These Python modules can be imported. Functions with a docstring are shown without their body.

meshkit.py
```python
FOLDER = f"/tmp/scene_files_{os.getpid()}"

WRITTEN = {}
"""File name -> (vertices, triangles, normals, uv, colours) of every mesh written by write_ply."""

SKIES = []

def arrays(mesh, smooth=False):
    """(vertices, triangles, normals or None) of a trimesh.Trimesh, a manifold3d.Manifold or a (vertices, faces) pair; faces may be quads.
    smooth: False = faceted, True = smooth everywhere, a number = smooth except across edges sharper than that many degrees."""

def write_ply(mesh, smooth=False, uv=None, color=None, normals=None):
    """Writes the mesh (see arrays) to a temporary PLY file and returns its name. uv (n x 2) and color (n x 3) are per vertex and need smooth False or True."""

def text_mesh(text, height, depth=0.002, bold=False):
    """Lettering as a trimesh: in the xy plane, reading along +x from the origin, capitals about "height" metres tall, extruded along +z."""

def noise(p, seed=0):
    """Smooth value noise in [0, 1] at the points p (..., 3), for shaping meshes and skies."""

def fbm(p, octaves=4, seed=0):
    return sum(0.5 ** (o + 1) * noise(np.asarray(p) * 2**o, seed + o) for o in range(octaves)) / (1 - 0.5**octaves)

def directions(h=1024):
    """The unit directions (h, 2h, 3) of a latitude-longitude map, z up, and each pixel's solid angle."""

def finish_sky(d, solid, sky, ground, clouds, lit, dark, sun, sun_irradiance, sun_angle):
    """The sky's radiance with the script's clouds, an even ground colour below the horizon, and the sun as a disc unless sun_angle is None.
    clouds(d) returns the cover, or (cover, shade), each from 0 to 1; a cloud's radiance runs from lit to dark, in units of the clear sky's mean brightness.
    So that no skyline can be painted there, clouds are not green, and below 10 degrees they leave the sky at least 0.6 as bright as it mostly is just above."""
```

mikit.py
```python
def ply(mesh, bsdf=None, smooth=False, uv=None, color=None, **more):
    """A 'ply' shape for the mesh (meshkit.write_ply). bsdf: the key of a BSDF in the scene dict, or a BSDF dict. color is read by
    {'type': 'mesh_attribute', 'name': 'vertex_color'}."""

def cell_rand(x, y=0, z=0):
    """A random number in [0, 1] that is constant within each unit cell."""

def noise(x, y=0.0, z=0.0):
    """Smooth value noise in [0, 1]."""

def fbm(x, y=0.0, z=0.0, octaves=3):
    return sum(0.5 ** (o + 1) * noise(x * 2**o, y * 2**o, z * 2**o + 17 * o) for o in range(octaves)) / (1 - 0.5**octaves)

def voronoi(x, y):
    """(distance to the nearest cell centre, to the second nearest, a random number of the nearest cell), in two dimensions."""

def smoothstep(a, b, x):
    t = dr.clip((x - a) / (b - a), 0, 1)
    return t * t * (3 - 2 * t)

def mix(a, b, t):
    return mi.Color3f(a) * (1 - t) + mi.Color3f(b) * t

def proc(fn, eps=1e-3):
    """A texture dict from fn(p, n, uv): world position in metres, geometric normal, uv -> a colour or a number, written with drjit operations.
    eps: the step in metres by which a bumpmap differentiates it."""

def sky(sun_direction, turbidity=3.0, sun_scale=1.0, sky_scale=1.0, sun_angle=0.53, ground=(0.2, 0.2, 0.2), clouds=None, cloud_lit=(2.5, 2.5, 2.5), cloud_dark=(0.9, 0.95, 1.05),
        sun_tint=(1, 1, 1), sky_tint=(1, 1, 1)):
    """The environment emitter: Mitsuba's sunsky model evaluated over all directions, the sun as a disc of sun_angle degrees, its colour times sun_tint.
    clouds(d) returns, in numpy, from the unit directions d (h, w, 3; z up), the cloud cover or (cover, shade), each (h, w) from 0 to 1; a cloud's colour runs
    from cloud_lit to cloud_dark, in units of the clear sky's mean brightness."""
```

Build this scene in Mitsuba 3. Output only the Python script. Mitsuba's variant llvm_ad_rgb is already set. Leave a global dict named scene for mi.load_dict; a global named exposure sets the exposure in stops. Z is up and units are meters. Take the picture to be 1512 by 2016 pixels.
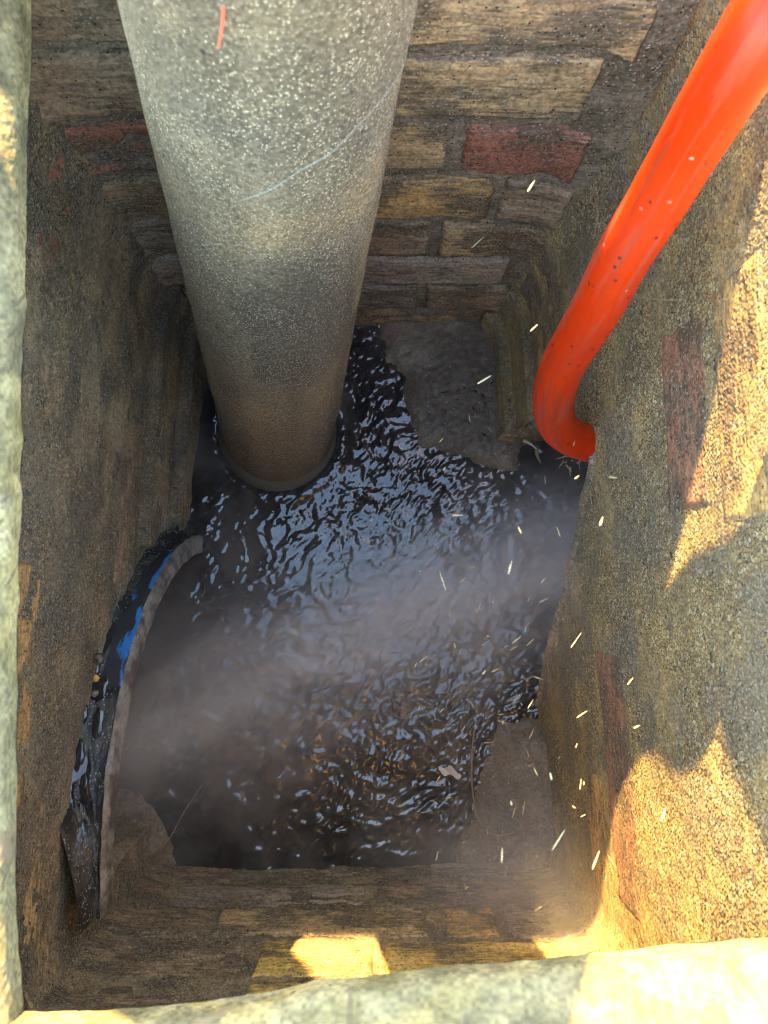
import math, random
import numpy as np, trimesh, mitsuba as mi, drjit as dr, mikit, meshkit
from mikit import proc, noise, fbm, voronoi, smoothstep, mix
T = mi.ScalarTransform4f
scene, labels = {}, {}
rng = np.random.default_rng(7)

# ---------------------------------------------------------------- camera, sky, exposure
CAM_Z, TILT = 0.98, math.radians(6.5)
fwd = np.array([0, math.sin(TILT), -math.cos(TILT)])
upv = np.array([0, math.cos(TILT), math.sin(TILT)])
eye = np.array([0, 0, CAM_Z])
scene['camera'] = {'type': 'thinlens', 'fov': 2 * math.degrees(math.atan(756 / 1500)), 'fov_axis': 'x',
                   'to_world': T().look_at(origin=eye.tolist(), target=(eye + fwd).tolist(), up=upv.tolist()),
                   'aperture_radius': 0.0010, 'focus_distance': 0.72, 'near_clip': 0.02, 'far_clip': 200.0}
scene['sky'] = mikit.sky((-0.20, 1.0, 0.70), turbidity=3, sun_scale=0.44, sky_tint=(1.27, 1.02, 0.78), sun_tint=(1.0, 0.84, 0.46))
exposure = 5.9

# ---------------------------------------------------------------- materials
def F(x):
    return mi.Float(x)

def ramp(t, *stops):
    """Colour ramp: stops (position, colour)."""
    c = mi.Color3f(stops[0][1])
    for (a, _), (b, col) in zip(stops[:-1], stops[1:]):
        c = mix(c, col, smoothstep(a, b, t))
    return c

def specks(x, y, f, thresh, seed=0.0, r0=0.42):
    """Grains about 1/f metres apart: (mask, random of the grain)."""
    d1, d2, w = voronoi(x * f + seed, y * f + seed * 1.7)
    return smoothstep(r0, r0 * 0.45, d1) * smoothstep(thresh, thresh + 0.06, w), w

def masonry_colour(c_lo, c_hi, dirt, dirt_amount, grit, lam_w=0.4, pebbles=0.0):
    def fn(p, n, uv):
        x, y = uv.x, uv.y
        big = fbm(x * 14, y * 14, 3.3, octaves=3)
        lam = noise(x * 55 + 40, y * 420, 1.0)                     # the laminations of a flaking face
        c = mix(c_lo, c_hi, smoothstep(0.25, 0.75, big * (1 - lam_w) + lam * lam_w))
        blot = fbm(x * 26 + 9, y * 38, 7.7, octaves=4) + 0.6 * lam_w * (noise(x * 90, y * 560, 4.0) - 0.5)
        d = smoothstep(0.62 - dirt_amount, 0.86 - dirt_amount, blot)
        c = mix(c, dirt, d * 0.88)
        grain = noise(x * 620 + 5, y * 620) * 0.6 + noise(x * 300, y * 300, 2.0) * 0.4
        c = c * (0.45 + 1.1 * grain)
        m, w = specks(x, y, 440.0, 1 - grit, 3.0)
        g = mix((0.30, 0.24, 0.15), (0.58, 0.50, 0.36), smoothstep(0.75, 1.0, w))
        c = mix(c, g, m * (0.38 + 0.3 * d))
        if pebbles:
            d1, d2, w3 = voronoi(x * 330 + 2, y * 330)
            pc = ramp(w3, (0.0, (0.20, 0.12, 0.05)), (0.35, (0.44, 0.25, 0.06)), (0.7, (0.58, 0.38, 0.11)), (1.0, (0.78, 0.66, 0.40)))
            gap = smoothstep(0.04, 0.22, d2 - d1)
            amt = pebbles * (0.45 + 0.55 * smoothstep(0.4, 0.6, fbm(x * 30, y * 30, 6.0)))
            c = mix(c, mix((0.035, 0.028, 0.02), mix(pc, c * 1.3, 0.45), gap), amt)
        m2, w2 = specks(x, y, 260.0, 0.90, 11.0, 0.3)
        c = mix(c, (0.012, 0.011, 0.012), m2 * 0.9)
        return c
    return fn

def masonry_height(lam_amt, grain):
    def fn(p, n, uv):
        x, y = uv.x, uv.y
        d1, _, w = voronoi(x * 330 + 2, y * 330)
        d3, _, w3 = voronoi(x * 620 + 12, y * 620)
        return grain * (smoothstep(0.65, 0.1, d1) * (0.3 + 0.7 * w) + 0.5 * smoothstep(0.65, 0.1, d3) * w3) + lam_amt * noise(x * 60, y * 430) + 0.8 * grain * fbm(x * 120, y * 120)
    return fn

def add_bsdf(key, colour, rough, height=None, eps=4e-4, spec=0.5, **more):
    b = {'type': 'principled', 'base_color': colour, 'roughness': rough, 'specular': spec, **more}
    if height is not None:
        b = {'type': 'bumpmap', 'arbitrary': proc(height, eps), 'scale': 1.0, 'bsdf': b}
    scene[key] = {'type': 'twosided', 'bsdf': b}

DIRT = (0.135, 0.103, 0.064)
h_brick = masonry_height(0.0009, 0.0008)
h_mortar = masonry_height(0.0004, 0.0012)

def rough_wet(p, n, uv):
    return 0.62 - 0.3 * smoothstep(0.5, 0.75, fbm(uv.x * 30 + 3, uv.y * 30, 1.5))

BRICKS = {'brick_buff': ((0.36, 0.24, 0.115), (0.55, 0.38, 0.18), 0.27),
          'brick_ochre': ((0.38, 0.21, 0.075), (0.55, 0.34, 0.12), 0.24),
          'brick_warm_lit': ((0.50, 0.33, 0.08), (0.70, 0.48, 0.14), 0.17),  # warm light on the near wall strip, painted in as a brighter yellow
          'brick_red': ((0.28, 0.105, 0.06), (0.38, 0.16, 0.095), 0.20),
          'brick_worn_red': ((0.27, 0.125, 0.07), (0.36, 0.185, 0.10), 0.30),
          'brick_brown': ((0.22, 0.15, 0.09), (0.38, 0.26, 0.15), 0.22),
          'brick_grey': ((0.24, 0.185, 0.13), (0.42, 0.32, 0.22), 0.18)}
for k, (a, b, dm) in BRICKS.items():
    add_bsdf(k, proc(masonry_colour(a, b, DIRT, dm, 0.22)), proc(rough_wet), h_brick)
add_bsdf('mortar_mat', proc(masonry_colour((0.17, 0.135, 0.09), (0.30, 0.235, 0.15), DIRT, 0.20, 0.34, 0.2)), proc(rough_wet), h_mortar)
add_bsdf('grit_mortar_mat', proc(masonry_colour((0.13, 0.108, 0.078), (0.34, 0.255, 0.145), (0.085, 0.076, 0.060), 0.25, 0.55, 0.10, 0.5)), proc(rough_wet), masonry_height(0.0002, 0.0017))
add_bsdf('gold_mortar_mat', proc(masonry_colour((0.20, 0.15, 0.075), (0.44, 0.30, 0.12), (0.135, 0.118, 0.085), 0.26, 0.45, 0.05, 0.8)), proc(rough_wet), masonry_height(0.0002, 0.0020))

def concrete_colour(p, n, uv):
    x, y = p.x, p.y
    big = fbm(x * 16, y * 16, p.z * 16, octaves=4)
    c = ramp(big, (0.25, (0.175, 0.155, 0.08)), (0.45, (0.25, 0.22, 0.115)), (0.6, (0.30, 0.245, 0.105)), (0.75, (0.33, 0.29, 0.165)))
    mid = fbm(x * 75, y * 75, p.z * 75, octaves=4)
    c = mix(c * 0.62, c * 1.25, smoothstep(0.3, 0.7, mid))
    c = mix(c, (0.17, 0.15, 0.055), 0.45 * smoothstep(0.55, 0.7, fbm(x * 34 + 2, y * 34, p.z * 34 + 9, octaves=4)))
    c = c * (0.6 + 0.8 * noise(x * 520, y * 520, p.z * 520))
    vein = dr.abs(fbm(x * 22 + 5, y * 22, p.z * 22 + 3.1, octaves=4) - 0.5)
    c = mix((0.22, 0.17, 0.10), c, smoothstep(0.004, 0.03, vein + 0.03 * smoothstep(0.4, 0.55, noise(x * 9, y * 9, 5.5))))
    m, w = specks(x, y + p.z, 210.0, 0.86, 5.0)
    return mix(c, (0.12, 0.10, 0.07), m * 0.7)

def concrete_height(p, n, uv):
    return 0.0016 * fbm(p.x * 260, p.y * 260, p.z * 260) + 0.003 * fbm(p.x * 60, p.y * 60, p.z * 60)
add_bsdf('concrete_mat', proc(concrete_colour), 0.85, concrete_height)

def hose_colour(p, n, uv):
    x, y = uv.x, uv.y                                              # round the hose, along it from the water up
    big = fbm(x * 9, y * 9, 2.2, octaves=4)
    low = smoothstep(0.62, 0.05, y + 0.25 * (big - 0.5))           # browner and darker towards the water end
    clean = ramp(big, (0.3, (0.105, 0.085, 0.056)), (0.5, (0.165, 0.128, 0.076)), (0.7, (0.27, 0.185, 0.09)))
    c = mix(clean, (0.115, 0.088, 0.058), low * 0.85)
    drip = fbm(x * 55 + 3, y * 3.5, 8.2, octaves=3)
    c = c * (0.62 + 0.75 * drip)
    stain = smoothstep(0.56, 0.68, fbm(x * 17 + 4, y * 11 + 2, 5.1, octaves=4))
    c = mix(c, (0.075, 0.060, 0.042), stain * 0.65)
    c = c * (0.6 + 0.8 * noise(x * 700, y * 700))
    m, w = specks(x, y, 560.0, 0.50, 1.0, 0.44)
    m2, w2 = specks(x, y, 380.0, 0.91, 8.0, 0.30)
    m3, w3 = specks(x, y, 120.0, 0.955, 4.0, 0.22)
    g = mix((0.24, 0.195, 0.12), (0.52, 0.44, 0.30), smoothstep(0.65, 1.0, w))
    amt = 0.32 + 0.5 * smoothstep(0.35, 0.6, fbm(x * 20, y * 20, 9.1))
    c = mix(c, g, m * amt * (0.25 + 0.75 * smoothstep(0.02, 0.12, y)))
    c = mix(c, (0.50, 0.44, 0.31), m2 * 0.75)
    c = mix(c, (0.015, 0.016, 0.02), m3)
    line = dr.abs(y - (0.598 + 0.78 * x - 2.0 * x * x - 20.0 * x * x * x) + 0.004 * (noise(x * 60, 3.0) - 0.5))
    scuff = 0.45 * smoothstep(0.0013, 0.0004, line) * smoothstep(-0.025, 0.0, x) * smoothstep(0.125, 0.115, x) * (0.55 + 0.45 * noise(x * 90 + 2, 1.0))
    return mix(c, (0.55, 0.55, 0.50), scuff * 0.8)

def hose_height(p, n, uv):
    d1, _, w = voronoi(uv.x * 430 + 1, uv.y * 430 + 1.7)
    return 0.0006 * smoothstep(0.6, 0.1, d1) * smoothstep(0.5, 1.0, w) + 0.0015 * fbm(uv.x * 30, uv.y * 30)
add_bsdf('hose_mat', proc(hose_colour), 0.55, hose_height)
add_bsdf('wet_ring_mat', {'type': 'rgb', 'value': (0.13, 0.115, 0.085)}, 0.22)

def red_colour(p, n, uv):
    x, y = uv.x, uv.y
    c = mix((0.54, 0.024, 0.0015), (0.60, 0.038, 0.002), fbm(x * 30, y * 10, 1.1))
    scr = smoothstep(0.60, 0.72, noise(x * 420 + 3, y * 9, 2.0)) * smoothstep(0.45, 0.6, fbm(x * 25, y * 12, 6.6))
    c = mix(c, (0.36, 0.045, 0.015), scr * 0.6)
    rub = smoothstep(0.54, 0.72, fbm(x * 130 + 7, y * 16, 3.2, octaves=4))
    c = mix(c, (0.34, 0.09, 0.05), rub * 0.45)
    m, w = specks(x, y, 150.0, 0.90, 2.0, 0.22)
    c = mix(c, (0.05, 0.02, 0.015), m * 0.9)
    m2, w2 = specks(x, y, 110.0, 0.965, 9.0, 0.16)
    return mix(c, (0.7, 0.55, 0.4), m2)
add_bsdf('red_hose_mat', proc(red_colour), 0.38, lambda p, n, uv: 0.0006 * fbm(uv.x * 60, uv.y * 25) + 0.00010 * noise(uv.x * 700, uv.y * 40), spec=0.3)

scene['water_mat'] = {'type': 'twosided', 'bsdf': {'type': 'principled', 'base_color': proc(
    lambda p, n, uv: mix((0.026, 0.023, 0.022), (0.088, 0.076, 0.066), smoothstep(0.40, 0.75, fbm(p.x * 16, p.y * 16, 4.0, octaves=4)))), 'roughness': 0.06, 'specular': 0.95}}

def silt_colour(p, n, uv):
    big = fbm(p.x * 22, p.y * 22, p.z * 22, octaves=4)
    c = mix((0.13, 0.095, 0.062), (0.24, 0.18, 0.12), smoothstep(0.3, 0.7, big))
    c = c * (0.75 + 0.5 * noise(p.x * 500, p.y * 500))
    m, w = specks(p.x, p.y, 210.0, 0.92, 6.0, 0.25)
    return mix(c, mix((0.02, 0.018, 0.015), (0.4, 0.33, 0.25), smoothstep(0.96, 0.97, w)), m)
add_bsdf('silt_mat', proc(silt_colour), 0.55, lambda p, n, uv: 0.0010 * fbm(p.x * 200, p.y * 200) + 0.0010 * fbm(p.x * 35, p.y * 35))

def pipe_inside(p, n, uv):
    big = fbm(uv.x * 16, uv.y * 30, 2.0, octaves=4)
    c = mix((0.13, 0.118, 0.10), (0.27, 0.245, 0.205), smoothstep(0.3, 0.7, big))
    c = c * (0.7 + 0.6 * noise(uv.x * 150, uv.y * 420))
    m, w = specks(uv.x, uv.y, 300.0, 0.9, 6.0)
    return mix(c, (0.4, 0.37, 0.32), m * 0.6)
add_bsdf('pipe_mat', proc(pipe_inside), 0.6, lambda p, n, uv: 0.0012 * fbm(uv.x * 120, uv.y * 260))

def lip_colour(p, n, uv):
    c = mix((0.09, 0.078, 0.06), (0.30, 0.265, 0.21), smoothstep(0.3, 0.7, fbm(p.y * 60, p.z * 60, p.x * 60)))
    c = c * (0.7 + 0.6 * noise(p.y * 500, p.z * 500, p.x * 500))
    st = smoothstep(0.62, 0.68, fbm(p.y * 26 + 4, p.z * 26, 8.8))
    return mix(c, (0.11, 0.04, 0.03), st * 0.8)
add_bsdf('lip_mat', proc(lip_colour), 0.35, lambda p, n, uv: 0.0016 * fbm(p.y * 220, p.z * 220, p.x * 220))

def blue_colour(p, n, uv):
    k = fbm(uv.x * 50, uv.y * 140, 4.0, octaves=4)
    c = mix((0.010, 0.16, 0.50), (0.03, 0.30, 0.72), k)
    worn = smoothstep(0.46, 0.62, fbm(uv.x * 38 + 3, uv.y * 110 + 1, 1.0, octaves=4) + 0.34 * smoothstep(0.001, 0.010, uv.y) - 0.05)
    return mix(c, (0.035, 0.038, 0.04), worn)
add_bsdf('blue_mat', proc(blue_colour), 0.35, lambda p, n, uv: 0.0008 * fbm(uv.x * 200, uv.y * 200))

def haunch_wet(uv):
    return smoothstep(0.47, 0.55, fbm(uv.x * 26 + 2, uv.y * 40, 5.0, octaves=4)) * smoothstep(0.16, 0.24, uv.x) * smoothstep(0.50, 0.42, uv.x)

def haunch_colour(p, n, uv):
    c = mix((0.018, 0.018, 0.018), (0.075, 0.068, 0.055), smoothstep(0.35, 0.7, fbm(uv.x * 40, uv.y * 40, 1.0)))
    m, w = specks(uv.x, uv.y, 380.0, 0.70, 6.0)
    c = mix(c, mix((0.22, 0.19, 0.14), (0.6, 0.56, 0.48), smoothstep(0.8, 1.0, w)), m * 0.7)
    return mix(c, (0.012, 0.012, 0.013), haunch_wet(uv))
add_bsdf('haunch_mat', proc(haunch_colour), proc(lambda p, n, uv: 0.5 - 0.47 * haunch_wet(uv)),
         lambda p, n, uv: (1 - haunch_wet(uv)) * (0.0016 * fbm(uv.x * 250, uv.y * 250) + 0.002 * fbm(uv.x * 70, uv.y * 70)), spec=0.7)

def plain(key, c, rough, **more):
    scene[key] = {'type': 'twosided', 'bsdf': {'type': 'principled', 'base_color': {'type': 'rgb', 'value': c}, 'roughness': rough, **more}}
plain('puddle_mat', (0.012, 0.012, 0.012), 0.04, specular=0.95)
plain('droplet_mat', (0.46, 0.37, 0.20), 0.35)
plain('root_mat', (0.30, 0.19, 0.10), 0.6)
plain('pale_mat', (0.72, 0.62, 0.52), 0.5)
plain('straw_mat', (0.62, 0.10, 0.035), 0.5)
add_bsdf('stone_mat', proc(lambda p, n, uv: mix((0.05, 0.04, 0.032), (0.22, 0.18, 0.14), smoothstep(0.3, 0.75, fbm(p.x * 160, p.y * 160, p.z * 160)))), 0.35,
         lambda p, n, uv: 0.0012 * fbm(p.x * 300, p.y * 300, p.z * 300))
add_bsdf('shadow_beam_mat', proc(lambda p, n, uv: mix((0.12, 0.085, 0.055), (0.26, 0.2, 0.14), noise(p.x * 3, p.y * 90, p.z * 90))), 0.8)
add_bsdf('ground_mat', proc(lambda p, n, uv: mix((0.10, 0.11, 0.06), (0.26, 0.23, 0.16), fbm(p.x * 5, p.y * 5, 1.0, octaves=4))), 0.95)

# ---------------------------------------------------------------- helpers
def put(key, mesh, bsdf, smooth=True, uv=None, **lab):
    k, i = key, 0
    while k in scene:
        i += 1
        k = f'{key}_{i:03d}'
    scene[k] = mikit.ply(mesh, bsdf, smooth=smooth, uv=uv)
    if lab:
        labels[k] = lab
    return k

def structure(key, label):
    labels[key] = {'label': label, 'kind': 'structure'}

def grid_faces(nu, nv, keep=None, closed_u=False):
    iu = np.arange(nu if closed_u else nu - 1)
    i, j = np.meshgrid(iu, np.arange(nv - 1), indexing='ij')
    i2 = (i + 1) % nu
    q = np.stack([i * nv + j, i2 * nv + j, i2 * nv + j + 1, i * nv + j + 1], -1).reshape(-1, 4)
    if keep is not None:
        q = q[keep.ravel()[q].all(1)]
    return np.vstack([q[:, [0, 1, 2]], q[:, [0, 2, 3]]])

def compact(v, f, *more):
    used = np.unique(f)
    re = np.zeros(len(v), int)
    re[used] = np.arange(len(used))
    return (v[used], re[f], *[m[used] for m in more])

def catmull(P, n):
    P = np.asarray(P, float)
    P = np.vstack([2 * P[0] - P[1], P, 2 * P[-1] - P[-2]])
    out = []
    for k in range(1, len(P) - 2):
        t = np.linspace(0, 1, n, endpoint=False)[:, None]
        a, b, c, d = P[k - 1:k + 3]
        out.append(0.5 * (2 * b + (c - a) * t + (2 * a - 5 * b + 4 * c - d) * t**2 + (3 * b - a - 3 * c + d) * t**3))
    return np.vstack(out + [P[-2:-1]])

def tube(path, radius, sides=24, wobble=0.0, seed=0, caps=True):
    """A tube along the path with uv = metres (round, along)."""
    p = np.asarray(path, float)
    t = np.gradient(p, axis=0)
    t /= np.linalg.norm(t, axis=1, keepdims=True)
    ref = np.array([0.0, 1.0, 0.02]) if abs(t[0][1]) < 0.9 else np.array([1.0, 0, 0])
    A = []
    a = ref - t[0] * ref.dot(t[0])
    for k in range(len(p)):
        a = a - t[k] * a.dot(t[k])
        a /= np.linalg.norm(a)
        A.append(a)
    A = np.array(A)
    B = np.cross(t, A)
    r = np.broadcast_to(np.asarray(radius, float), (len(p),))
    ang = np.linspace(0, 2 * np.pi, sides + 1)
    s = np.concatenate([[0], np.cumsum(np.linalg.norm(np.diff(p, axis=0), axis=1))])
    d = np.cos(ang)[None, :, None] * A[:, None] + np.sin(ang)[None, :, None] * B[:, None]
    v = p[:, None] + r[:, None, None] * d
    if wobble:
        nz = meshkit.fbm(v * 14 + seed, 3) - 0.5
        nz[:, -1] = nz[:, 0]
        v = v + d * (nz * wobble)[..., None]
    uv = np.stack([np.broadcast_to(ang * r.mean() - np.pi * r.mean(), v.shape[:2]), np.broadcast_to(s[:, None], v.shape[:2])], -1).reshape(-1, 2)
    f = grid_faces(len(p), sides + 1)
    v = v.reshape(-1, 3)
    if caps:
        n0 = len(v)
        v = np.vstack([v, p[0], p[-1]])
        uv = np.vstack([uv, [0, 0], [0, s[-1]]])
        k = np.arange(sides)
        e = (len(p) - 1) * (sides + 1)
        f = np.vstack([f, np.stack([k * 0 + n0, k + 1, k], 1), np.stack([k * 0 + n0 + 1, e + k, e + k + 1], 1)])
    return trimesh.Trimesh(v, f, process=False), uv

def inside(poly, a, b):
    """Even-odd test of the points (a, b) against a polygon."""
    poly = np.asarray(poly, float)
    r = np.zeros(a.shape, bool)
    for (x0, y0), (x1, y1) in zip(poly, np.roll(poly, -1, 0)):
        c = (y0 > b) != (y1 > b)
        r ^= c & (a < (x1 - x0) * (b - y0) / (y1 - y0 + 1e-12) + x0)
    return r

def poly_dist(poly, a, b):
    poly = np.asarray(poly, float)
    d = np.full(a.shape, 9.0)
    for (x0, y0), (x1, y1) in zip(poly, np.roll(poly, -1, 0)):
        ex, ey = x1 - x0, y1 - y0
        t = np.clip(((a - x0) * ex + (b - y0) * ey) / (ex * ex + ey * ey + 1e-12), 0, 1)
        d = np.minimum(d, np.hypot(a - x0 - t * ex, b - y0 - t * ey))
    return d

def sm(a, b, x):
    t = np.clip((x - a) / (b - a), 0, 1)
    return t * t * (3 - 2 * t)

# ---------------------------------------------------------------- the brick chamber
SLAB_BOTTOM, SLAB_TOP = 0.588, 0.65
COURSE, Z_FIRST, JOINT = 0.077, -0.02, 0.010
FL, FR, NR, NL = (np.array(p, float) for p in ((-0.264, 0.361), (0.168, 0.361), (0.206, -0.325), (-0.286, -0.325)))

class Wall:
    def __init__(self, key, P0, P1, seed, parge, hole=None, ledges=None, flare=0.0, rough=1.0, coat='mortar_mat'):
        self.rough, self.coat = rough, coat
        self.key, self.P0, self.seed, self.parge, self.hole, self.ledges, self.flare = key, P0, seed, parge, hole, ledges, flare
        d = P1 - P0
        self.L = np.linalg.norm(d)
        self.d = d / self.L
        self.n = np.array([self.d[1], -self.d[0]])

    def warp(self, u, z):
        q = np.stack([u * 5, z * 5, u * 0 + self.seed], -1)
        o = 0.014 * (0.4 + 0.6 * self.rough) * (meshkit.fbm(q, 3, self.seed) - 0.5)
        e = np.minimum(u, self.L - u)
        o = o + 0.016 * np.clip(1 - np.maximum(e, 0) / 0.045, 0, 1)**2
        o = o - self.flare * (1 - u / self.L) * sm(0.28, 0.50, z)
        if self.ledges:
            u0, u1 = self.ledges
            w = sm(u0 - 0.004, u0, u) * sm(u1 + 0.004, u1, u)
            o = o + w * (0.024 * (z < Z_FIRST + COURSE - 0.004) + 0.010 * ((z >= Z_FIRST + COURSE - 0.004) & (z < Z_FIRST + 2 * COURSE - 0.004)))
        return o

    def at(self, u, z, off):
        xy = self.P0 + u[..., None] * self.d + (self.warp(u, z) + off)[..., None] * self.n
        return np.concatenate([xy, z[..., None]], -1)

    def mortar(self, res=0.0032):
        u, z = np.meshgrid(np.arange(-0.02, self.L + 0.02, res), np.arange(-0.08, 0.625, res), indexing='ij')
        q = np.stack([u, z, u * 0 + self.seed * 3.1], -1)
        off = self.parge + 0.011 * self.rough * (meshkit.fbm(q * 24, 4, self.seed + 5) - 0.5) + 0.004 * self.rough * (meshkit.fbm(q * 90, 3, self.seed + 9) - 0.5)
        off += 0.0018 * (1.0 if self.rough > 0.3 else 0.35) * (meshkit.noise(q * 330, self.seed + 2) - 0.5)
        keep = ~inside(self.hole, u, z) if self.hole is not None else None
        v, f, uv = compact(self.at(u, z, off).reshape(-1, 3), grid_faces(*u.shape, keep), np.stack([u + self.seed, z - off - self.warp(u, z)], -1).reshape(-1, 2))
        put(self.key + '__mortar', trimesh.Trimesh(v, f, process=False), self.coat, True, uv)

    def brick(self, u0, u1, z0, z1, mat, proud, res=0.0034):
        if self.hole is not None:
            cu, cz = np.meshgrid(np.linspace(u0, u1, 9), np.linspace(z0, z1, 5))
            ins = inside(self.hole, cu, cz)
            if ins.mean() > 0.8:
                return
        nu, nz = max(6, int((u1 - u0) / res)), max(5, int((z1 - z0) / res))
        # two border rings fold back into the mortar
        a = np.concatenate([[u0, u0], np.linspace(u0 + 0.0022, u1 - 0.0022, nu), [u1, u1]])
        b = np.concatenate([[z0, z0], np.linspace(z0 + 0.0022, z1 - 0.0022, nz), [z1, z1]])
        back_u = np.zeros(len(a)); back_u[[0, -1]] = 0.016; back_u[[1, -2]] = 0.0025
        back_z = np.zeros(len(b)); back_z[[0, -1]] = 0.016; back_z[[1, -2]] = 0.0025
        u, z = np.meshgrid(a, b, indexing='ij')
        back = np.maximum(back_u[:, None], back_z[None])
        sd = int(rng.integers(1000))
        q = np.stack([u, z, u * 0 + sd], -1)
        uu = u + 0.0030 * (meshkit.fbm(q * 40 + 50, 3, sd) - 0.5)
        zz = z + 0.0030 * (meshkit.fbm(q * 40 + 90, 3, sd + 1) - 0.5)
        er = meshkit.fbm(q * [30, 60, 1], 4, sd + 3)
        edge = np.minimum(np.minimum(u - u0, u1 - u), np.minimum(z - z0, z1 - z))
        off = proud + 0.003 * (meshkit.fbm(q * 12, 2, sd) - 0.5) - 0.0042 * self.rough * sm(0.54, 0.70, er) - 0.003 * np.clip(1 - edge / 0.008, 0, 1)**2
        off += 0.0013 * self.rough * (meshkit.noise(q * [70, 300, 1], sd + 7) - 0.5) - back
        keep = ~inside(self.hole, uu, zz) if self.hole is not None else None
        fc = grid_faces(*u.shape, keep)
        if not len(fc):
            return
        v, f, uv = compact(self.at(uu, zz, off).reshape(-1, 3), fc, np.stack([u + sd * 0.37, z - off - self.warp(uu, zz) + sd * 0.11], -1).reshape(-1, 2))
        put(self.key + '__brick', trimesh.Trimesh(v, f, process=False), mat, True, uv)

    def courses(self, mats, given=None, proud=0.0):
        r = random.Random(self.seed)
        for c in range(9):
            z0 = Z_FIRST + c * COURSE
            z1 = min(z0 + COURSE - JOINT, SLAB_BOTTOM + 0.03)
            if z1 - z0 < 0.012:
                continue
            if given and c in given:
                run = given[c]
            else:
                run, u = [], -r.choice([0.0, 0.05, 0.11, 0.16])
                while u < self.L:
                    w = 0.215 if r.random() < 0.7 else 0.1025
                    run.append((u, u + w, None))
                    u += w + JOINT
            for u0, u1, m in run:
                u0, u1 = max(u0, 0.004), min(u1, self.L - 0.004)
                if u1 - u0 < 0.03:
                    continue
                up = 0.0022 if m == 'brick_worn_red' and self.coat == 'gold_mortar_mat' else 0.0015 if m == 'brick_warm_lit' else 0.0
                self.brick(u0, u1, z0, z1, m or r.choices(list(mats), list(mats.values()))[0], proud + up + (r.uniform(-0.0025, 0.003) if not up else 0.0))

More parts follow.
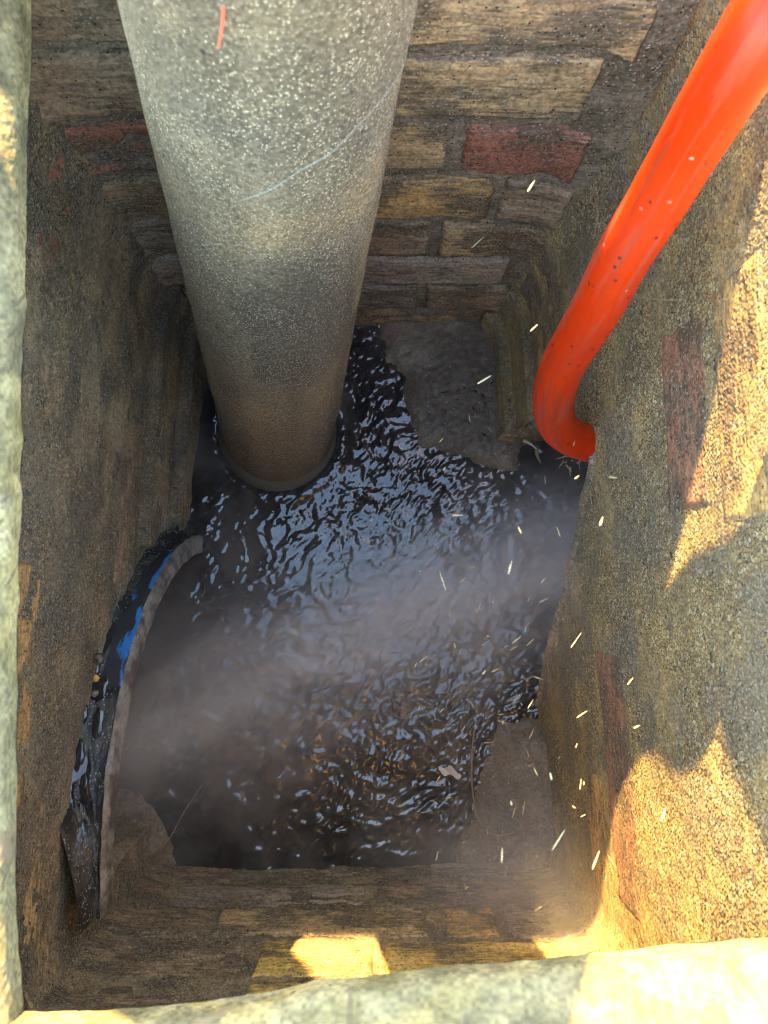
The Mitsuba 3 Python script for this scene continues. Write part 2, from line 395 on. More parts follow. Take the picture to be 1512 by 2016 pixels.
    def reveal(self, key, bsdf, depth=0.11):
        """The broken edge of the opening, going back through the wall."""
        P = np.asarray(self.hole, float)
        P = np.vstack([P, P[:1]])
        s = np.concatenate([[0], np.cumsum(np.linalg.norm(np.diff(P, axis=0), axis=1))])
        t = np.arange(0, s[-1], 0.003)
        u, z = np.interp(t, s, P[:, 0]), np.interp(t, s, P[:, 1])
        c = P[:-1].mean(0)
        prof = [(0.010, -0.014), (0.006, 0.002), (0.001, 0.006), (-0.003, 0.003), (-0.004, -0.006), (-0.002, -0.03), (0.0, -0.06), (0.004, -depth)]
        V, UV = [], []
        nrm = np.stack([np.gradient(z), -np.gradient(u)], -1)
        nrm /= np.linalg.norm(nrm, axis=1, keepdims=True) + 1e-9
        sign = np.sign(((np.stack([u, z], -1) - c) * nrm).sum(1).mean())
        nrm *= sign
        for k, (out, off) in enumerate(prof):
            q = np.stack([u * 45, z * 45, u * 0 + k * 0.7], -1)
            j = 0.007 * (meshkit.fbm(q, 3, self.seed + 20) - 0.5)
            o2 = off + 0.006 * (meshkit.fbm(q + 31, 3, self.seed + 21) - 0.5)
            uu, zz = u + nrm[:, 0] * (out + j), z + nrm[:, 1] * (out + j)
            V.append(self.at(uu, zz, o2))
            UV.append(np.stack([t, np.full_like(t, off)], -1))
        v, uv = np.stack(V, 1), np.stack(UV, 1)
        put(key, trimesh.Trimesh(v.reshape(-1, 3), grid_faces(len(t), len(prof)), process=False), bsdf, True, uv.reshape(-1, 2))

# far wall (top of the picture)
far = Wall('chamber_wall', FL, FR, 11, -0.0038, rough=0.8)
X = lambda x: x - FL[0]
far.mortar(0.0026)
far.courses({'brick_buff': 4, 'brick_brown': 3, 'brick_grey': 3}, {
    5: [(X(-0.26), X(-0.16), 'brick_red'), (X(-0.15), X(0.052), 'brick_buff'), (X(0.064), X(0.160), 'brick_red')],
    4: [(X(-0.26), X(-0.13), 'brick_brown'), (X(-0.12), X(0.098), 'brick_ochre'), (X(0.107), X(0.164), 'brick_brown')],
    3: [(X(-0.26), X(-0.17), 'brick_grey'), (X(-0.16), X(0.046), 'brick_brown'), (X(0.058), X(0.164), 'brick_buff')],
    2: [(X(-0.26), X(-0.09), 'brick_grey'), (X(-0.08), X(0.135), 'brick_grey')],
    1: [(X(-0.26), X(-0.17), 'brick_brown'), (X(-0.16), X(0.04), 'brick_grey'), (X(0.05), X(0.16), 'brick_brown')],
    6: [(X(-0.26), X(-0.08), 'brick_brown'), (X(-0.07), X(0.147), 'brick_buff')]}, 0.001)
labels['chamber_wall'] = {'label': 'far brick wall of the chamber with flaking buff and red bricks in open courses behind both hoses', 'category': 'brick wall', 'group': 'brick walls of the chamber'}

# right wall: the supply pipe's broken opening is in it
Yr = lambda y: 0.361 - y
hole_r = [(Yr(y), z) for y, z in ((0.205, -0.1), (0.203, 0.05), (0.193, 0.15), (0.175, 0.25), (0.15, 0.302), (0.122, 0.318), (0.092, 0.292), (0.061, 0.263), (0.015, 0.21), (-0.02, 0.157), (-0.058, 0.10), (-0.10, 0.045), (-0.132, 0.012), (-0.134, -0.1))]
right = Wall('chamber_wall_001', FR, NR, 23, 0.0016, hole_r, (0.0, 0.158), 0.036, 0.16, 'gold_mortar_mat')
right.mortar(0.0024)
right.courses({'brick_ochre': 3, 'brick_brown': 3, 'brick_buff': 2}, {
    7: [(Yr(0.36), Yr(0.20), 'brick_brown'), (Yr(0.19), Yr(0.04), 'brick_ochre'), (Yr(0.03), Yr(-0.17), 'brick_ochre'), (Yr(-0.18), Yr(-0.32), 'brick_ochre')],
    6: [(Yr(0.36), Yr(0.20), 'brick_brown'), (Yr(0.19), Yr(0.055), 'brick_worn_red'), (Yr(0.04), Yr(-0.17), 'brick_ochre'), (Yr(-0.18), Yr(-0.32), 'brick_buff')],
    4: [(Yr(0.36), Yr(0.15), 'brick_brown'), (Yr(0.14), Yr(-0.03), 'brick_brown'), (Yr(-0.045), Yr(-0.26), 'brick_worn_red'), (Yr(-0.27), Yr(-0.325), 'brick_ochre')],
    3: [(Yr(0.36), Yr(0.25), 'brick_brown'), (Yr(0.24), Yr(0.03), 'brick_brown'), (Yr(0.02), Yr(-0.15), 'brick_ochre'), (Yr(-0.16), Yr(-0.322), 'brick_ochre')],
    1: [(Yr(0.36), Yr(0.16), 'brick_grey'), (Yr(-0.04), Yr(-0.16), 'brick_ochre'), (Yr(-0.17), Yr(-0.32), 'brick_brown')]}, 0.0005)
right.reveal('chamber_wall_001__opening_edge', 'gold_mortar_mat')
labels['chamber_wall_001'] = {'label': 'gritty right wall with sunlit golden patches and the broken opening that the red hose enters', 'category': 'brick wall', 'group': 'brick walls of the chamber'}

# near wall
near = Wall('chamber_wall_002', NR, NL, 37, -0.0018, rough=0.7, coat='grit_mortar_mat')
Xn = lambda x: NR[0] - x
near.mortar(0.0028)
near.courses({'brick_brown': 4, 'brick_grey': 3, 'brick_buff': 1}, {
    0: [(Xn(0.20), Xn(0.055), 'brick_grey'), (Xn(0.045), Xn(-0.17), 'brick_grey'), (Xn(-0.18), Xn(-0.28), 'brick_brown')],
    2: [(Xn(0.20), Xn(0.122), 'brick_grey'), (Xn(0.114), Xn(0.060), 'brick_ochre'), (Xn(0.045), Xn(-0.17), 'brick_buff'), (Xn(-0.18), Xn(-0.28), 'brick_brown')],
    3: [(Xn(0.20), Xn(0.0), 'brick_warm_lit'), (Xn(-0.01), Xn(-0.115), 'brick_warm_lit'), (Xn(-0.125), Xn(-0.28), 'brick_brown')],
    4: [(Xn(0.20), Xn(0.1), 'brick_warm_lit'), (Xn(0.09), Xn(-0.115), 'brick_warm_lit'), (Xn(-0.125), Xn(-0.28), 'brick_brown')]}, 0.0005)
labels['chamber_wall_002'] = {'label': 'near brick wall at the bottom of the picture with a yellow sunlit strip along its top', 'category': 'brick wall', 'group': 'brick walls of the chamber'}

# left wall: the outlet pipe comes through it
Yl = lambda y: y - NL[1]
PC_Y, PC_Z, PR, PT = -0.215, -0.03, 0.300, 0.024                    # the outlet pipe's mouth: centre, outer radius, thickness
th = np.linspace(-0.25, 1.76, 50)
hole_l = [(Yl(PC_Y + (PR - 0.012) * math.cos(t)), PC_Z + (PR - 0.012) * math.sin(t)) for t in th] + [(Yl(-0.274), 0.16), (Yl(-0.272), 0.06), (Yl(-0.270), -0.12)]
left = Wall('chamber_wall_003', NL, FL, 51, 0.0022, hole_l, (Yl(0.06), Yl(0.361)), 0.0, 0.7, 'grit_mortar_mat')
left.mortar(0.0028)
left.courses({'brick_brown': 4, 'brick_grey': 2, 'brick_buff': 1}, {
    5: [(Yl(-0.32), Yl(-0.19), 'brick_brown'), (Yl(-0.18), Yl(0.03), 'brick_ochre'), (Yl(0.04), Yl(0.25), 'brick_brown'), (Yl(0.26), Yl(0.36), 'brick_red')]}, 0.0002)
left.reveal('chamber_wall_003__opening_edge', 'grit_mortar_mat')
labels['chamber_wall_003'] = {'label': 'dark gritty left wall with ochre streaks above the blue-edged pipe mouth', 'category': 'brick wall', 'group': 'brick walls of the chamber'}

# ---------------------------------------------------------------- the concrete surround
LIP_Z = 0.607
edge = [(-0.1702, -0.1925), (-0.1614, -0.1929), (-0.1293, -0.1916), (-0.1015, -0.1894), (-0.0736, -0.1862), (-0.0457, -0.1816), (-0.0271, -0.1778), (0.0103, -0.1737), (0.0572, -0.1697), (0.1088, -0.1657), (0.1513, -0.1617), (0.1985, -0.1568), (0.206, -0.12), (0.206, 0.1), (0.204, 0.3), (0.2, 0.385), (0.0, 0.388), (-0.19, 0.387), (-0.1936, 0.3353), (-0.1927, 0.3175), (-0.1902, 0.231), (-0.1878, 0.1756), (-0.1851, 0.0957), (-0.1833, 0.0445), (-0.1816, -0.0052), (-0.1799, -0.0534), (-0.1758, -0.1457)]
def slab():
    P = np.array(edge + edge[:1])
    s = np.concatenate([[0], np.cumsum(np.linalg.norm(np.diff(P, axis=0), axis=1))])
    t = np.arange(0, s[-1] - 0.001, 0.0025)
    xy = np.stack([np.interp(t, s, P[:, 0]), np.interp(t, s, P[:, 1])], -1)
    c = np.array([0.01, 0.1])
    prof = [(0.30, SLAB_BOTTOM), (0.10, SLAB_BOTTOM), (0.01, SLAB_BOTTOM), (0.002, SLAB_BOTTOM + 0.003), (0.0, SLAB_BOTTOM + 0.008), (0.0, LIP_Z - 0.002), (0.0015, LIP_Z + 0.002)]
    prof += [(o, LIP_Z + (SLAB_TOP - LIP_Z) * math.sin(min(1, o / 0.07) * math.pi / 2)) for o in (0.004, 0.007, 0.010, 0.0135, 0.017, 0.021, 0.025, 0.03, 0.036, 0.043, 0.05, 0.06, 0.07, 0.085, 0.10, 0.13, 0.16, 0.20)] + [(0.203, SLAB_TOP - 0.05)]
    rad = (xy - c) / np.linalg.norm(xy - c, axis=1, keepdims=True)
    V = []
    for o, z in prof:
        p = np.concatenate([xy + rad * o * 1.15, np.full((len(xy), 1), z)], 1)
        j = 0.0015 + 0.005 * (meshkit.fbm(p * 60, 4, 3) - 0.5) + 0.002 * (meshkit.fbm(p * 18, 2, 8) - 0.5)
        p[:, :2] += rad * (j * max(0.0, 1 - o / 0.08))[:, None]
        if o < 0.2:
            p[:, 2] += 0.003 * (meshkit.fbm(p * 45, 4, 4) - 0.5)
        V.append(p)
    v = np.stack(V, 1)
    return trimesh.Trimesh(v.reshape(-1, 3), grid_faces(len(t), len(prof), closed_u=True), process=False)
put('concrete_surround', slab(), 'concrete_mat', True, label='pale mossy concrete slab edge framing the opening at left and bottom, its right corner sunlit', category='concrete slab')

gx = np.linspace(-1, 1, 41)
def ground():
    outer = 60.0
    a = np.linspace(0, 2 * np.pi, 97)[:-1]
    V = []
    for r in (0.40, 0.46, 0.6, 1, 2, 5, 15, outer):
        p = np.stack([0.02 + r * np.cos(a), 0.11 + r * np.sin(a), 0.636 + 0.0 * a], -1)
        p[:, 2] += 0.01 * (meshkit.fbm(p * 4, 3) - 0.5) - (0.03 if r < 0.43 else 0)
        V.append(p)
    return trimesh.Trimesh(np.stack(V, 1).reshape(-1, 3), grid_faces(96, 8, closed_u=True), process=False)
put('ground', ground(), 'ground_mat', True)
structure('ground', 'bare soil and thin turf round the chamber')

# added beam out of view; its straight top edge throws the long shadow line
blocker = trimesh.creation.box((2.5, 0.12, 0.30))
blocker = blocker.subdivide().subdivide().subdivide()
v = np.array(blocker.vertices); v = v + 0.004 * (meshkit.fbm(v * 9, 3)[:, None] - 0.5); blocker.vertices = v
blocker.apply_translation((0.955, 0.76, 0.772))
put('shadow_beam', blocker, 'shadow_beam_mat', False, label='added unseen timber beam beyond the far side, placed to shade the chamber', category='timber sleeper')

# ---------------------------------------------------------------- water and silt
def water():
    res = 0.0021
    x, y = np.meshgrid(np.arange(-0.62, 0.56, res), np.arange(-0.36, 0.38, res), indexing='ij')
    # the current runs from the right opening towards the left pipe
    f = np.array([-0.84, -0.54]); g = np.array([0.54, -0.84])
    a, b = x * f[0] + y * f[1], x * g[0] + y * g[1]
    w1 = [0.045 * (meshkit.fbm(np.stack([x * 13 + o, y * 13, x * 0 + o], -1), 4, 30 + o) - 0.5) for o in (0, 8)]
    a2, b2 = a + w1[0], b + w1[1]
    def n2(fa, fb, sd, o=3):
        return meshkit.fbm(np.stack([a2 * fa + sd * 7.3, b2 * fb, x * 0], -1), o, sd) - 0.5
    h = 0.0040 * n2(22, 30, 1, 3) + 0.0030 * n2(66, 92, 2, 3) + 0.0019 * n2(150, 200, 3, 3)
    h += 0.0030 * (0.5 - np.abs(n2(60, 46, 5, 3))) * 1.2
    turb = sm(0.42, 0.62, meshkit.fbm(np.stack([x * 9 + 4, y * 9, x * 0 + 6], -1), 3, 17))
    h += turb * 0.0016 * n2(240, 290, 7, 2)
    calm = 0.75 + 0.35 * sm(0.3, 0.6, meshkit.fbm(np.stack([x * 7, y * 7, x * 0 + 3], -1), 2, 12))
    h = h * calm * (1 + 0.7 * sm(-0.02, -0.16, y)) 
    # a small heap of water round the suction hose
    d = np.hypot(x + 0.138, y - 0.215)
    h += 0.006 * np.exp(-((d - 0.085) / 0.012)**2)
    v = np.stack([x, y, h], -1).reshape(-1, 3)
    return trimesh.Trimesh(v, grid_faces(*x.shape), process=False)
put('water', water(), 'water_mat', True)
structure('water', 'choppy dark brown sewer water on the chamber floor reflecting blue sky')

def bank(poly, top, slope, seed, amp=0.006):
    poly = np.asarray(poly, float)
    lo, hi = poly.min(0) - 0.03, poly.max(0) + 0.03
    x, y = np.meshgrid(np.arange(lo[0], hi[0], 0.0024), np.arange(lo[1], hi[1], 0.0024), indexing='ij')
    q = np.stack([x, y, x * 0 + seed], -1)
    x2, y2 = x + 0.016 * (meshkit.fbm(q * 45, 3, seed) - 0.5), y + 0.016 * (meshkit.fbm(q * 45 + 9, 3, seed + 1) - 0.5)
    d = poly_dist(poly, x2, y2) * np.where(inside(poly, x2, y2), 1, -1)
    h = top * sm(-0.02, 0.022, d) - 0.02 * (1 - sm(-0.03, 0.0, d)) + amp * (meshkit.fbm(q * 40, 4, seed + 2) - 0.5) + 0.0025 * (meshkit.noise(q * 190, seed) - 0.5)
    if slope is not None:
        h = h + (slope[0] * (x - slope[2]) + slope[1] * (y - slope[3])) * sm(0, 0.03, d)
    v, f = compact(np.stack([x, y, h], -1).reshape(-1, 3), grid_faces(*x.shape, d > -0.03))
    return trimesh.Trimesh(v, f, process=False)
put('silt_bank', bank([(0.0, 0.40), (0.003, 0.335), (0.03, 0.29), (0.034, 0.25), (0.055, 0.205), (0.10, 0.19), (0.17, 0.17), (0.2, 0.4)], 0.013, None, 3, 0.004), 'silt_mat')
structure('silt_bank', 'smooth brown silt shelf in the far right corner beside the red hose')
put('silt_bank', bank([(0.145, -0.16), (0.122, -0.22), (0.115, -0.27), (0.095, -0.31), (0.10, -0.36), (0.26, -0.36), (0.26, -0.14)], 0.016, (0.30, 0, 0.13, 0), 5), 'silt_mat')
structure('silt_bank_001', 'brown silt heaped in the near right corner under the broken opening')
put('silt_bank', bank([(-0.32, -0.245), (-0.29, -0.258), (-0.272, -0.285), (-0.258, -0.36), (-0.40, -0.36), (-0.40, -0.26)], 0.03, (-0.5, -0.1, -0.27, -0.25), 8), 'silt_mat')
structure('silt_bank_002', 'dark silt heap in the near left corner inside the pipe mouth')

# ---------------------------------------------------------------- the outlet pipe at the left
def outlet():
    D = np.array([-1.0, -0.28, 0.0])
    t = np.linspace(-0.35, 1.80, 110)
    def ring(R, k, jitter=0.0, sd=0):
        y, z = PC_Y + R * np.cos(t), PC_Z + R * np.sin(t)
        x0 = -0.250 + 0.06 * np.clip(0.27 - z, 0, 0.3) * sm(-0.1, 0.5, np.cos(t))
        p = np.stack([x0, y, z], -1)
        if jitter:
            p = p + jitter * (np.stack([meshkit.fbm(p * 70 + 7 * i + sd, 3, i) for i in range(3)], -1) - 0.5)
        return p + D * k
    key = 'drain_pipe'
    L = R = PR
    # bore
    ks = np.array([0.0, 0.004, 0.012, 0.03, 0.07, 0.15, 0.3, 0.5])
    V = np.stack([ring(PR - PT, k, 0.003 if k < 0.01 else 0.002) for k in ks], 1)
    uv = np.stack(np.broadcast_arrays(t[:, None] * PR, ks[None]), -1)
    put(key + '__bore', trimesh.Trimesh(V.reshape(-1, 3), grid_faces(len(t), len(ks)), process=False), 'pipe_mat', True, uv.reshape(-1, 2))
    # end face
    rs = np.linspace(PR - PT, PR, 9)
    V = np.stack([ring(r, 0.0 if 0 < i < 8 else 0.003, 0.004, 0) for i, r in enumerate(rs)], 1)
    V[:, 0] = ring(PR - PT, 0.0, 0.003)
    uv = np.stack(np.broadcast_arrays(t[:, None] * PR, rs[None]), -1)
    put(key + '__end_face', trimesh.Trimesh(V.reshape(-1, 3), grid_faces(len(t), 9), process=False), 'lip_mat', True, uv.reshape(-1, 2), label='rough grey cut end of the pipe')
    last = V[:, -1]
    # painted band just behind the end
    sel = (t > 0.42) & (t < 1.12)
    ks = np.array([0.0, 0.004, 0.010, 0.018, 0.03])
    V = np.stack([ring(PR, k + 0.002, 0.003) + np.stack([0 * t, np.cos(t), np.sin(t)], -1) * 0.0015 for k in ks], 1)[sel]
    V[:, 0] = last[sel]
    uv = np.stack(np.broadcast_arrays(t[:, None] * PR, ks[None]), -1)[sel]
    put(key + '__painted_band', trimesh.Trimesh(V.reshape(-1, 3), grid_faces(sel.sum(), len(ks)), process=False), 'blue_mat', True, uv.reshape(-1, 2), label='bright blue paint along the outer edge')
    # dark wet mortar from the barrel up to the wall
    ws = np.linspace(0, 1, 16)
    V = []
    for w in ws:
        p = ring(PR - 0.0005, 1.0)
        wid = 0.011 + 0.038 * sm(0.25, 0.6, t) * sm(1.75, 1.2, t)
        p = ring(PR - 0.0005, 0.004) + np.array([-1.0, -0.28, 0.0]) * (w * wid)[:, None]
        rise = 0.020 * w**2.5
        bump = 0.008 * (meshkit.fbm(p * 45 + w * 3, 3, 6) - 0.5)
        p = p + np.stack([0 * t, np.cos(t), np.sin(t)], -1) * (rise + bump * min(1, w * 6))[:, None]
        V.append(p)
    V = np.stack(V, 1)
    uv = np.stack(np.broadcast_arrays(t[:, None] * PR, ws[None] * 0.06), -1)
    put(key + '__collar', trimesh.Trimesh(V.reshape(-1, 3), grid_faces(len(t), 16), process=False), 'haunch_mat', True, uv.reshape(-1, 2), label='dark wet mortar collar with puddles reflecting the sky')
    for k, (tk, wk, r1, r2) in enumerate([(1.02, 0.030, 0.006, 0.009), (1.10, 0.022, 0.009, 0.012), (1.17, 0.034, 0.008, 0.010), (1.22, 0.016, 0.0055, 0.014), (1.30, 0.030, 0.0065, 0.016), (1.40, 0.020, 0.004, 0.012), (1.45, 0.032, 0.005, 0.008)]):
        c = np.array([-0.250 - wk, PC_Y + PR * math.cos(tk) - 0.28 * wk, PC_Z + PR * math.sin(tk) + 0.0015 + 0.012 * (wk / 0.05)**2])
        b = trimesh.creation.icosphere(3)
        q = np.array(b.vertices)
        q[:, :2] *= (1 + 0.9 * (meshkit.fbm(q * 1.6 + k * 5, 3) - 0.5))[:, None]
        q = q * [r1, r2, 0.003]
        q[:, 2] -= 0.35 * q[:, 1] * math.cos(tk)
        b.vertices = q + c
        put(key + '__puddle', b, 'puddle_mat', True, None)
    labels[key] = {'label': 'large outlet pipe mouth in the left wall with a grey cut rim and blue paint', 'category': 'drain pipe'}
outlet()

def inlet():
    t = np.linspace(-0.5, math.pi + 0.5, 60)
    ks = np.array([0.0, 0.03, 0.08, 0.16, 0.3, 0.42])
    V = np.stack([np.stack([0 * t + 0.285 + k, 0.06 + k * 0.35 + 0.29 * np.cos(t), -0.01 + 0.325 * np.sin(t)], -1) for k in ks], 1)
    V = np.concatenate([V, np.broadcast_to(np.array([0.71, 0.2, 0.0]), (len(t), 1, 3))], 1)
    uv = np.stack(np.broadcast_arrays(t[:, None] * 0.3, np.append(ks, 0.5)[None]), -1)
    put('drain_pipe', trimesh.Trimesh(V.reshape(-1, 3), grid_faces(len(t), 7), process=False), 'pipe_mat', True, uv.reshape(-1, 2),
        label='dark inlet pipe behind the broken opening in the right wall, half full of water', category='drain pipe')
inlet()

# ---------------------------------------------------------------- the hoses
HA, HB = np.array([-0.138, 0.215, 0.0]), np.array([-0.057, 0.293, 0.636])
hd = (HB - HA) / np.linalg.norm(HB - HA)
straight = [HA - hd * 0.05 + hd * k for k in np.arange(0, 0.78, 0.006)]
bend = catmull([straight[-1], (-0.052, 0.325, 0.80), (-0.066, 0.352, 0.92), (-0.118, 0.415, 1.0), (-0.23, 0.49, 0.99), (-0.345, 0.58, 0.885), (-0.49, 0.74, 0.765), (-0.9, 1.0, 0.725), (-2.0, 1.8, 0.725)], 14)  # unseen run of the hose, bent this way to shade the near rim
path = np.vstack([straight, bend[2:]])
m, uv = tube(path, 0.0715, 96, 0.004, 3)
uv = uv - [0, 0.05]
put('suction_hose__barrel', m, 'hose_mat', True, uv)
ring_path = [HA + hd * k for k in np.linspace(-0.03, 0.024, 8)]
m, uv = tube(ring_path, [0.0765, 0.077, 0.0772, 0.0772, 0.0770, 0.0765, 0.0750, 0.0716], 64, 0.002, 5, caps=False)
put('suction_hose__end_ring', m, 'wet_ring_mat', True, uv, label='smooth wet rim at the water')
labels['suction_hose'] = {'label': 'thick grey suction hose crusted with sand grains standing in the water', 'category': 'hose'}

red = catmull([(0.2599, 0.1395, 0.2746), (0.2052, 0.1363, 0.2979), (0.1807, 0.1384, 0.3105), (0.1613, 0.1409, 0.3269), (0.1468, 0.1467, 0.3466), (0.1367, 0.155, 0.376), (0.1304, 0.1627, 0.4196), (0.1305, 0.172, 0.4539), (0.1351, 0.1837, 0.5188), (0.1386, 0.198, 0.5593), (0.1456, 0.2099, 0.5892), (0.1501, 0.2207, 0.6236), (0.1497, 0.2226, 0.6599), (0.1512, 0.2264, 0.6869), (0.155, 0.2334, 0.7057), (0.1594, 0.2422, 0.7105), (0.15, 0.243, 0.775), (0.142, 0.248, 0.84), (0.137, 0.265, 0.93), (0.15, 0.33, 1.06), (0.25, 0.5, 1.15), (0.5, 0.8, 1.1), (0.9, 1.4, 0.82), (1.5, 1.8, 0.67), (3, 2.6, 0.665)], 14)
for _ in range(40):
    red[1:-1] = 0.25 * red[:-2] + 0.5 * red[1:-1] + 0.25 * red[2:]
m, uv = tube(red, 0.0163, 40, 0.0006, 2)
put('jetting_hose', m, 'red_hose_mat', True, uv, label='bright orange-red jetting hose bending into the opening in the right wall', category='hose')

# ---------------------------------------------------------------- small things
def wire(pts, r, key, bsdf, n=8, taper=0.4, **lab):
    p = catmull(pts, n)
    m, _ = tube(p, np.linspace(r, r * taper, len(p)), 6)
    return put(key, m, bsdf, True, None, **lab)
wire([(-0.0622, 0.237, 0.7091), (-0.064, 0.2268, 0.7019), (-0.0671, 0.2207, 0.6952)], 0.0011, 'straw', 'straw_mat', label='thin red straw stuck to the top of the grey hose', category='straw')

wire([(-0.3033, -0.2627, 0.052), (-0.298, -0.29, 0.055), (-0.2968, -0.3086, 0.048), (-0.3138, -0.3302, 0.045)], 0.0007, 'root', 'root_mat', label='thin branching root on the silt in the near left corner', category='root')
wire([(-0.300, -0.3119, 0.045), (-0.2751, -0.3004, 0.040), (-0.2575, -0.2859, 0.030), (-0.2403, -0.2539, 0.025), (-0.224, -0.2275, 0.008)], 0.0008, 'root', 'root_mat', label='longer pale root trailing from the near left corner over the water', category='root')
wire([(0.1119, -0.1604, 0.012), (0.1071, -0.1964, 0.020), (0.1078, -0.2381, 0.028), (0.1154, -0.2675, 0.032), (0.1396, -0.2792, 0.036), (0.19, -0.2587, 0.05)], 0.0011, 'root', 'root_mat', label='brown root curling in a J over the near right water edge', category='root')
wire([(0.168, -0.1744, 0.045), (0.1814, -0.2036, 0.052), (0.1867, -0.2326, 0.055)], 0.0010, 'root', 'root_mat', label='short dark root lying on the silt below the broken opening', category='root')
wire([(0.156, 0.328, 0.385), (0.160, 0.312, 0.41), (0.164, 0.296, 0.425), (0.163, 0.278, 0.415)], 0.0006, 'root', 'root_mat', label='hair root hanging in the far right corner left of the red hose', category='root')
wire([(0.176, 0.212, 0.462), (0.180, 0.200, 0.488), (0.183, 0.187, 0.518)], 0.0007, 'root', 'root_mat', label='fine root poking from the right wall just beside the red hose', category='root')
wire([(0.1760, 0.197, 0.040), (0.182, 0.19, 0.052), (0.187, 0.1826, 0.06)], 0.0022, 'root_end', 'pale_mat', label='pale broken root end lying under the bend of the red hose', category='root')
wire([(0.1875, 0.1833, 0.055), (0.190, 0.1744, 0.052), (0.194, 0.1667, 0.05)], 0.0024, 'twig', 'root_mat', label='stubby brown twig next to the pale root end below the red hose', category='twig')

def fringe():
    r, ms = random.Random(3), []
    for _ in range(16):
        a = np.array([r.uniform(0.160, 0.180), r.uniform(0.120, 0.132), r.uniform(0.285, 0.300)])
        d = np.array([r.uniform(-1, 0.6), r.uniform(-1, 0.2), r.uniform(-0.9, 0.3)]) * r.uniform(0.005, 0.011)
        p = catmull([a, a + d * 0.5 + [0, 0, r.uniform(-0.002, 0.002)], a + d + [0.001, 0.001, -0.002]], 5)
        ms.append(tube(p, np.linspace(0.0007, 0.0003, len(p)), 5)[0])
    put('root_clump', trimesh.util.concatenate(ms), 'root_mat', True, None, label='ragged fringe of fine roots where the red hose enters the opening', category='roots')
fringe()

def pebble(key, at, size, bsdf, seed, label, cat='pebble'):
    m = trimesh.creation.icosphere(3)
    v = np.array(m.vertices)
    m.vertices = (v * (1 + 0.55 * (meshkit.fbm(v * 1.3 + seed, 3)[:, None] - 0.5))) * np.array(size) + np.array(at)
    put(key, m, bsdf, True, None, label=label, category=cat)
pebble('stone', (0.020, -0.130, 0.000), (0.0125, 0.0185, 0.011), 'stone_mat', 3, 'wet brown stone standing out of the rippled water', 'stone')
pebble('pebble', (-0.262, -0.055, 0.268), (0.005, 0.006, 0.005), 'stone_mat', 5, 'largest dark pebble on the wet collar of the blue-edged pipe')
pebble('pebble', (-0.262, -0.085, 0.276), (0.0036, 0.0032, 0.003), 'stone_mat', 9, 'small dark pebble on the collar nearest the pale lip')
plain('amber_mat', (0.62, 0.34, 0.08), 0.5)
pebble('pebble', (-0.263, -0.072, 0.272), (0.0028, 0.0036, 0.003), 'amber_mat', 7, 'small orange pebble on the wet collar of the pipe')

def flake():  # a small pale curled sheet on the water
    t = np.linspace(-1, 1, 25)
    V = []
    for k in np.linspace(-1, 1, 7):
        w = 0.0058 * (1 - t**2)**0.7 * (1 + 0.5 * np.sin(5 * t + 1) * k)
        V.append(np.stack([0.081 + 0.0145 * t, -0.212 - 0.0045 * t + k * w, 0.0085 + 0.0025 * np.sin(3 * t + k) + 0.0015 * k**2], -1))
    V = np.stack(V, 1)
    put('flake', trimesh.Trimesh(V.reshape(-1, 3), grid_faces(25, 7), process=False), 'pale_mat', True, None, label='small pale curled flake floating on the near right water', category='flake')
flake()

rnd = random.Random(5)
# spray drops flung off the jet in the air near the right wall
drop = trimesh.creation.icosphere(2)
drop.vertices = drop.vertices * [1, 1, 1]
v = np.array(drop.vertices); s = 1 - 0.35 * v[:, 2]; v[:, :2] *= s[:, None]; drop.vertices = v
drop_ply = mikit.ply(drop, 'droplet_mat', smooth=True)
for i in range(110):
    for _ in range(50):
        x, y, z = rnd.uniform(0.02, 0.165), rnd.gauss(-0.06, 0.16), rnd.uniform(0.10, 0.60)
        if -0.30 < y < 0.30 and not (y > 0.08 and abs(x - 0.12) < 0.03) and rnd.random() < (x / 0.165):
            break
    L = 0.0016 + 0.0055 * rnd.random()**1.8
    W = rnd.uniform(0.00035, 0.00070)
    az = rnd.gauss(58, 34)
    k = 'spray_drop' + (f'_{i:03d}' if i else '')
    scene[k] = {**drop_ply, 'to_world': T().translate([x, y, z]).rotate([0, 0, 1], az).rotate([0, 1, 0], 90 + rnd.gauss(0, 15)).scale([W, W, L])}
    labels[k] = {'label': 'tiny pale spray drop flying in the air near the right wall', 'category': 'droplet', 'group': 'flying spray drops'}

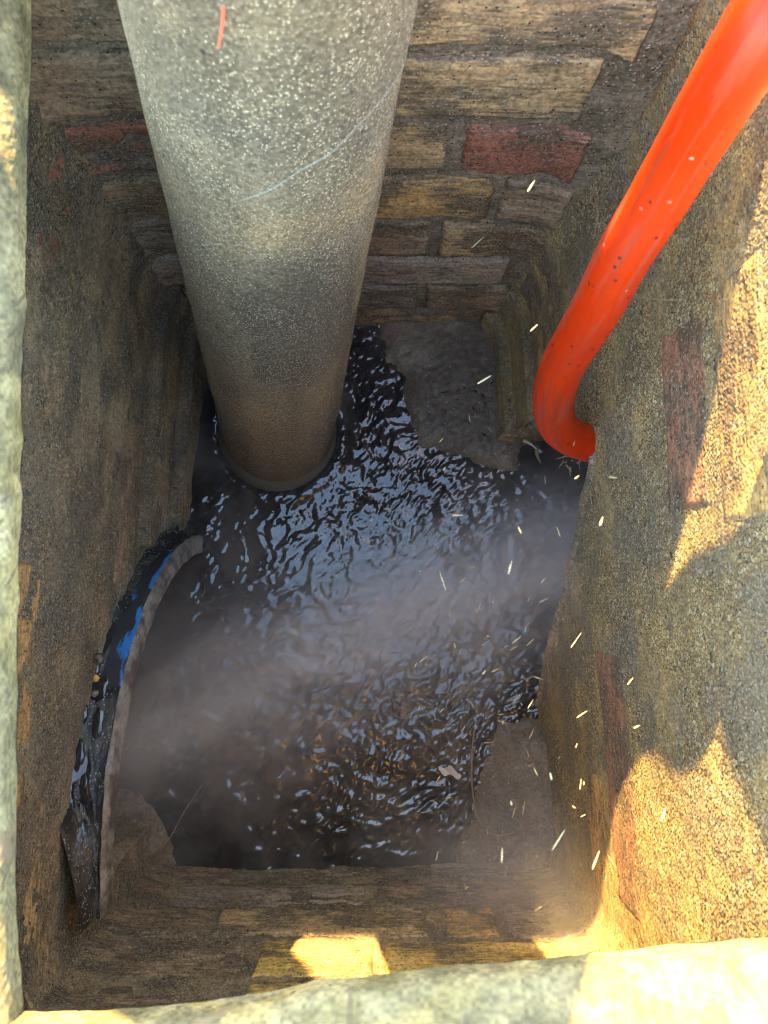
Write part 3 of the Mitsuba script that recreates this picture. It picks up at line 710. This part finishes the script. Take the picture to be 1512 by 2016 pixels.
# ---------------------------------------------------------------- mist blown across the water by the jet
def mist():
    lo, hi = np.array([-0.30, -0.34, 0.012]), np.array([0.28, 0.30, 0.36])
    n = (110, 110, 40)
    g = [lo[i] + (hi[i] - lo[i]) * (np.arange(n[i]) + 0.5) / n[i] for i in range(3)]
    z, y, x = np.meshgrid(g[2], g[1], g[0], indexing='ij')
    A, B = np.array([0.24, 0.06, 0.17]), np.array([-0.27, -0.14, 0.15])
    d = B - A
    p = np.stack([x, y, z], -1)
    t = np.clip(((p - A) @ d) / (d @ d), 0, 1.0)
    q = A + t[..., None] * d
    dist = np.linalg.norm((p - q) * [1, 1, 0.75], axis=-1)
    rad = 0.060 + 0.020 * t
    den = np.exp(-(dist / rad)**2) * (1.25 - 0.75 * t)
    al = (p - A) @ d / np.linalg.norm(d)
    ac = (p[..., 1] - A[1]) * -d[0] + (p[..., 0] - A[0]) * d[1]
    nz = meshkit.fbm(np.stack([al * 6, ac * 48 + 2.2 * meshkit.fbm(p * 10, 3, 9), p[..., 2] * 16], -1), 4, 2)
    den = den * (0.25 + 1.6 * sm(0.34, 0.68, nz))
    nz = meshkit.fbm(p * [9, 14, 12] + 3, 4, 2)
    d2 = np.linalg.norm((p - [0.15, -0.30, 0.12]) / [0.09, 0.07, 0.14], axis=-1)
    den = den + 0.8 * np.exp(-d2**2) * (0.4 + 1.2 * sm(0.3, 0.7, nz))
    e = np.minimum.reduce([(p - lo).min(-1), (hi - p).min(-1)])
    den = den * sm(0, 0.03, e)
    box = T().translate(lo.tolist()).scale((hi - lo).tolist())
    scene['mist_air'] = {'type': 'heterogeneous', 'albedo': {'type': 'rgb', 'value': (0.99, 0.99, 0.99)}, 'scale': 5.4,
                         'sigma_t': {'type': 'gridvolume', 'grid': mi.VolumeGrid(den[..., None].astype(np.float32)), 'to_world': box}}
    scene['mist'] = {'type': 'cube', 'to_world': T().translate(((lo + hi) / 2).tolist()).scale(((hi - lo) / 2).tolist()), 'bsdf': {'type': 'null'},
                     'interior': {'type': 'ref', 'id': 'mist_air'}}
    labels['mist'] = {'label': 'pale grey spray mist drifting over the water', 'category': 'mist', 'kind': 'stuff'}
mist()
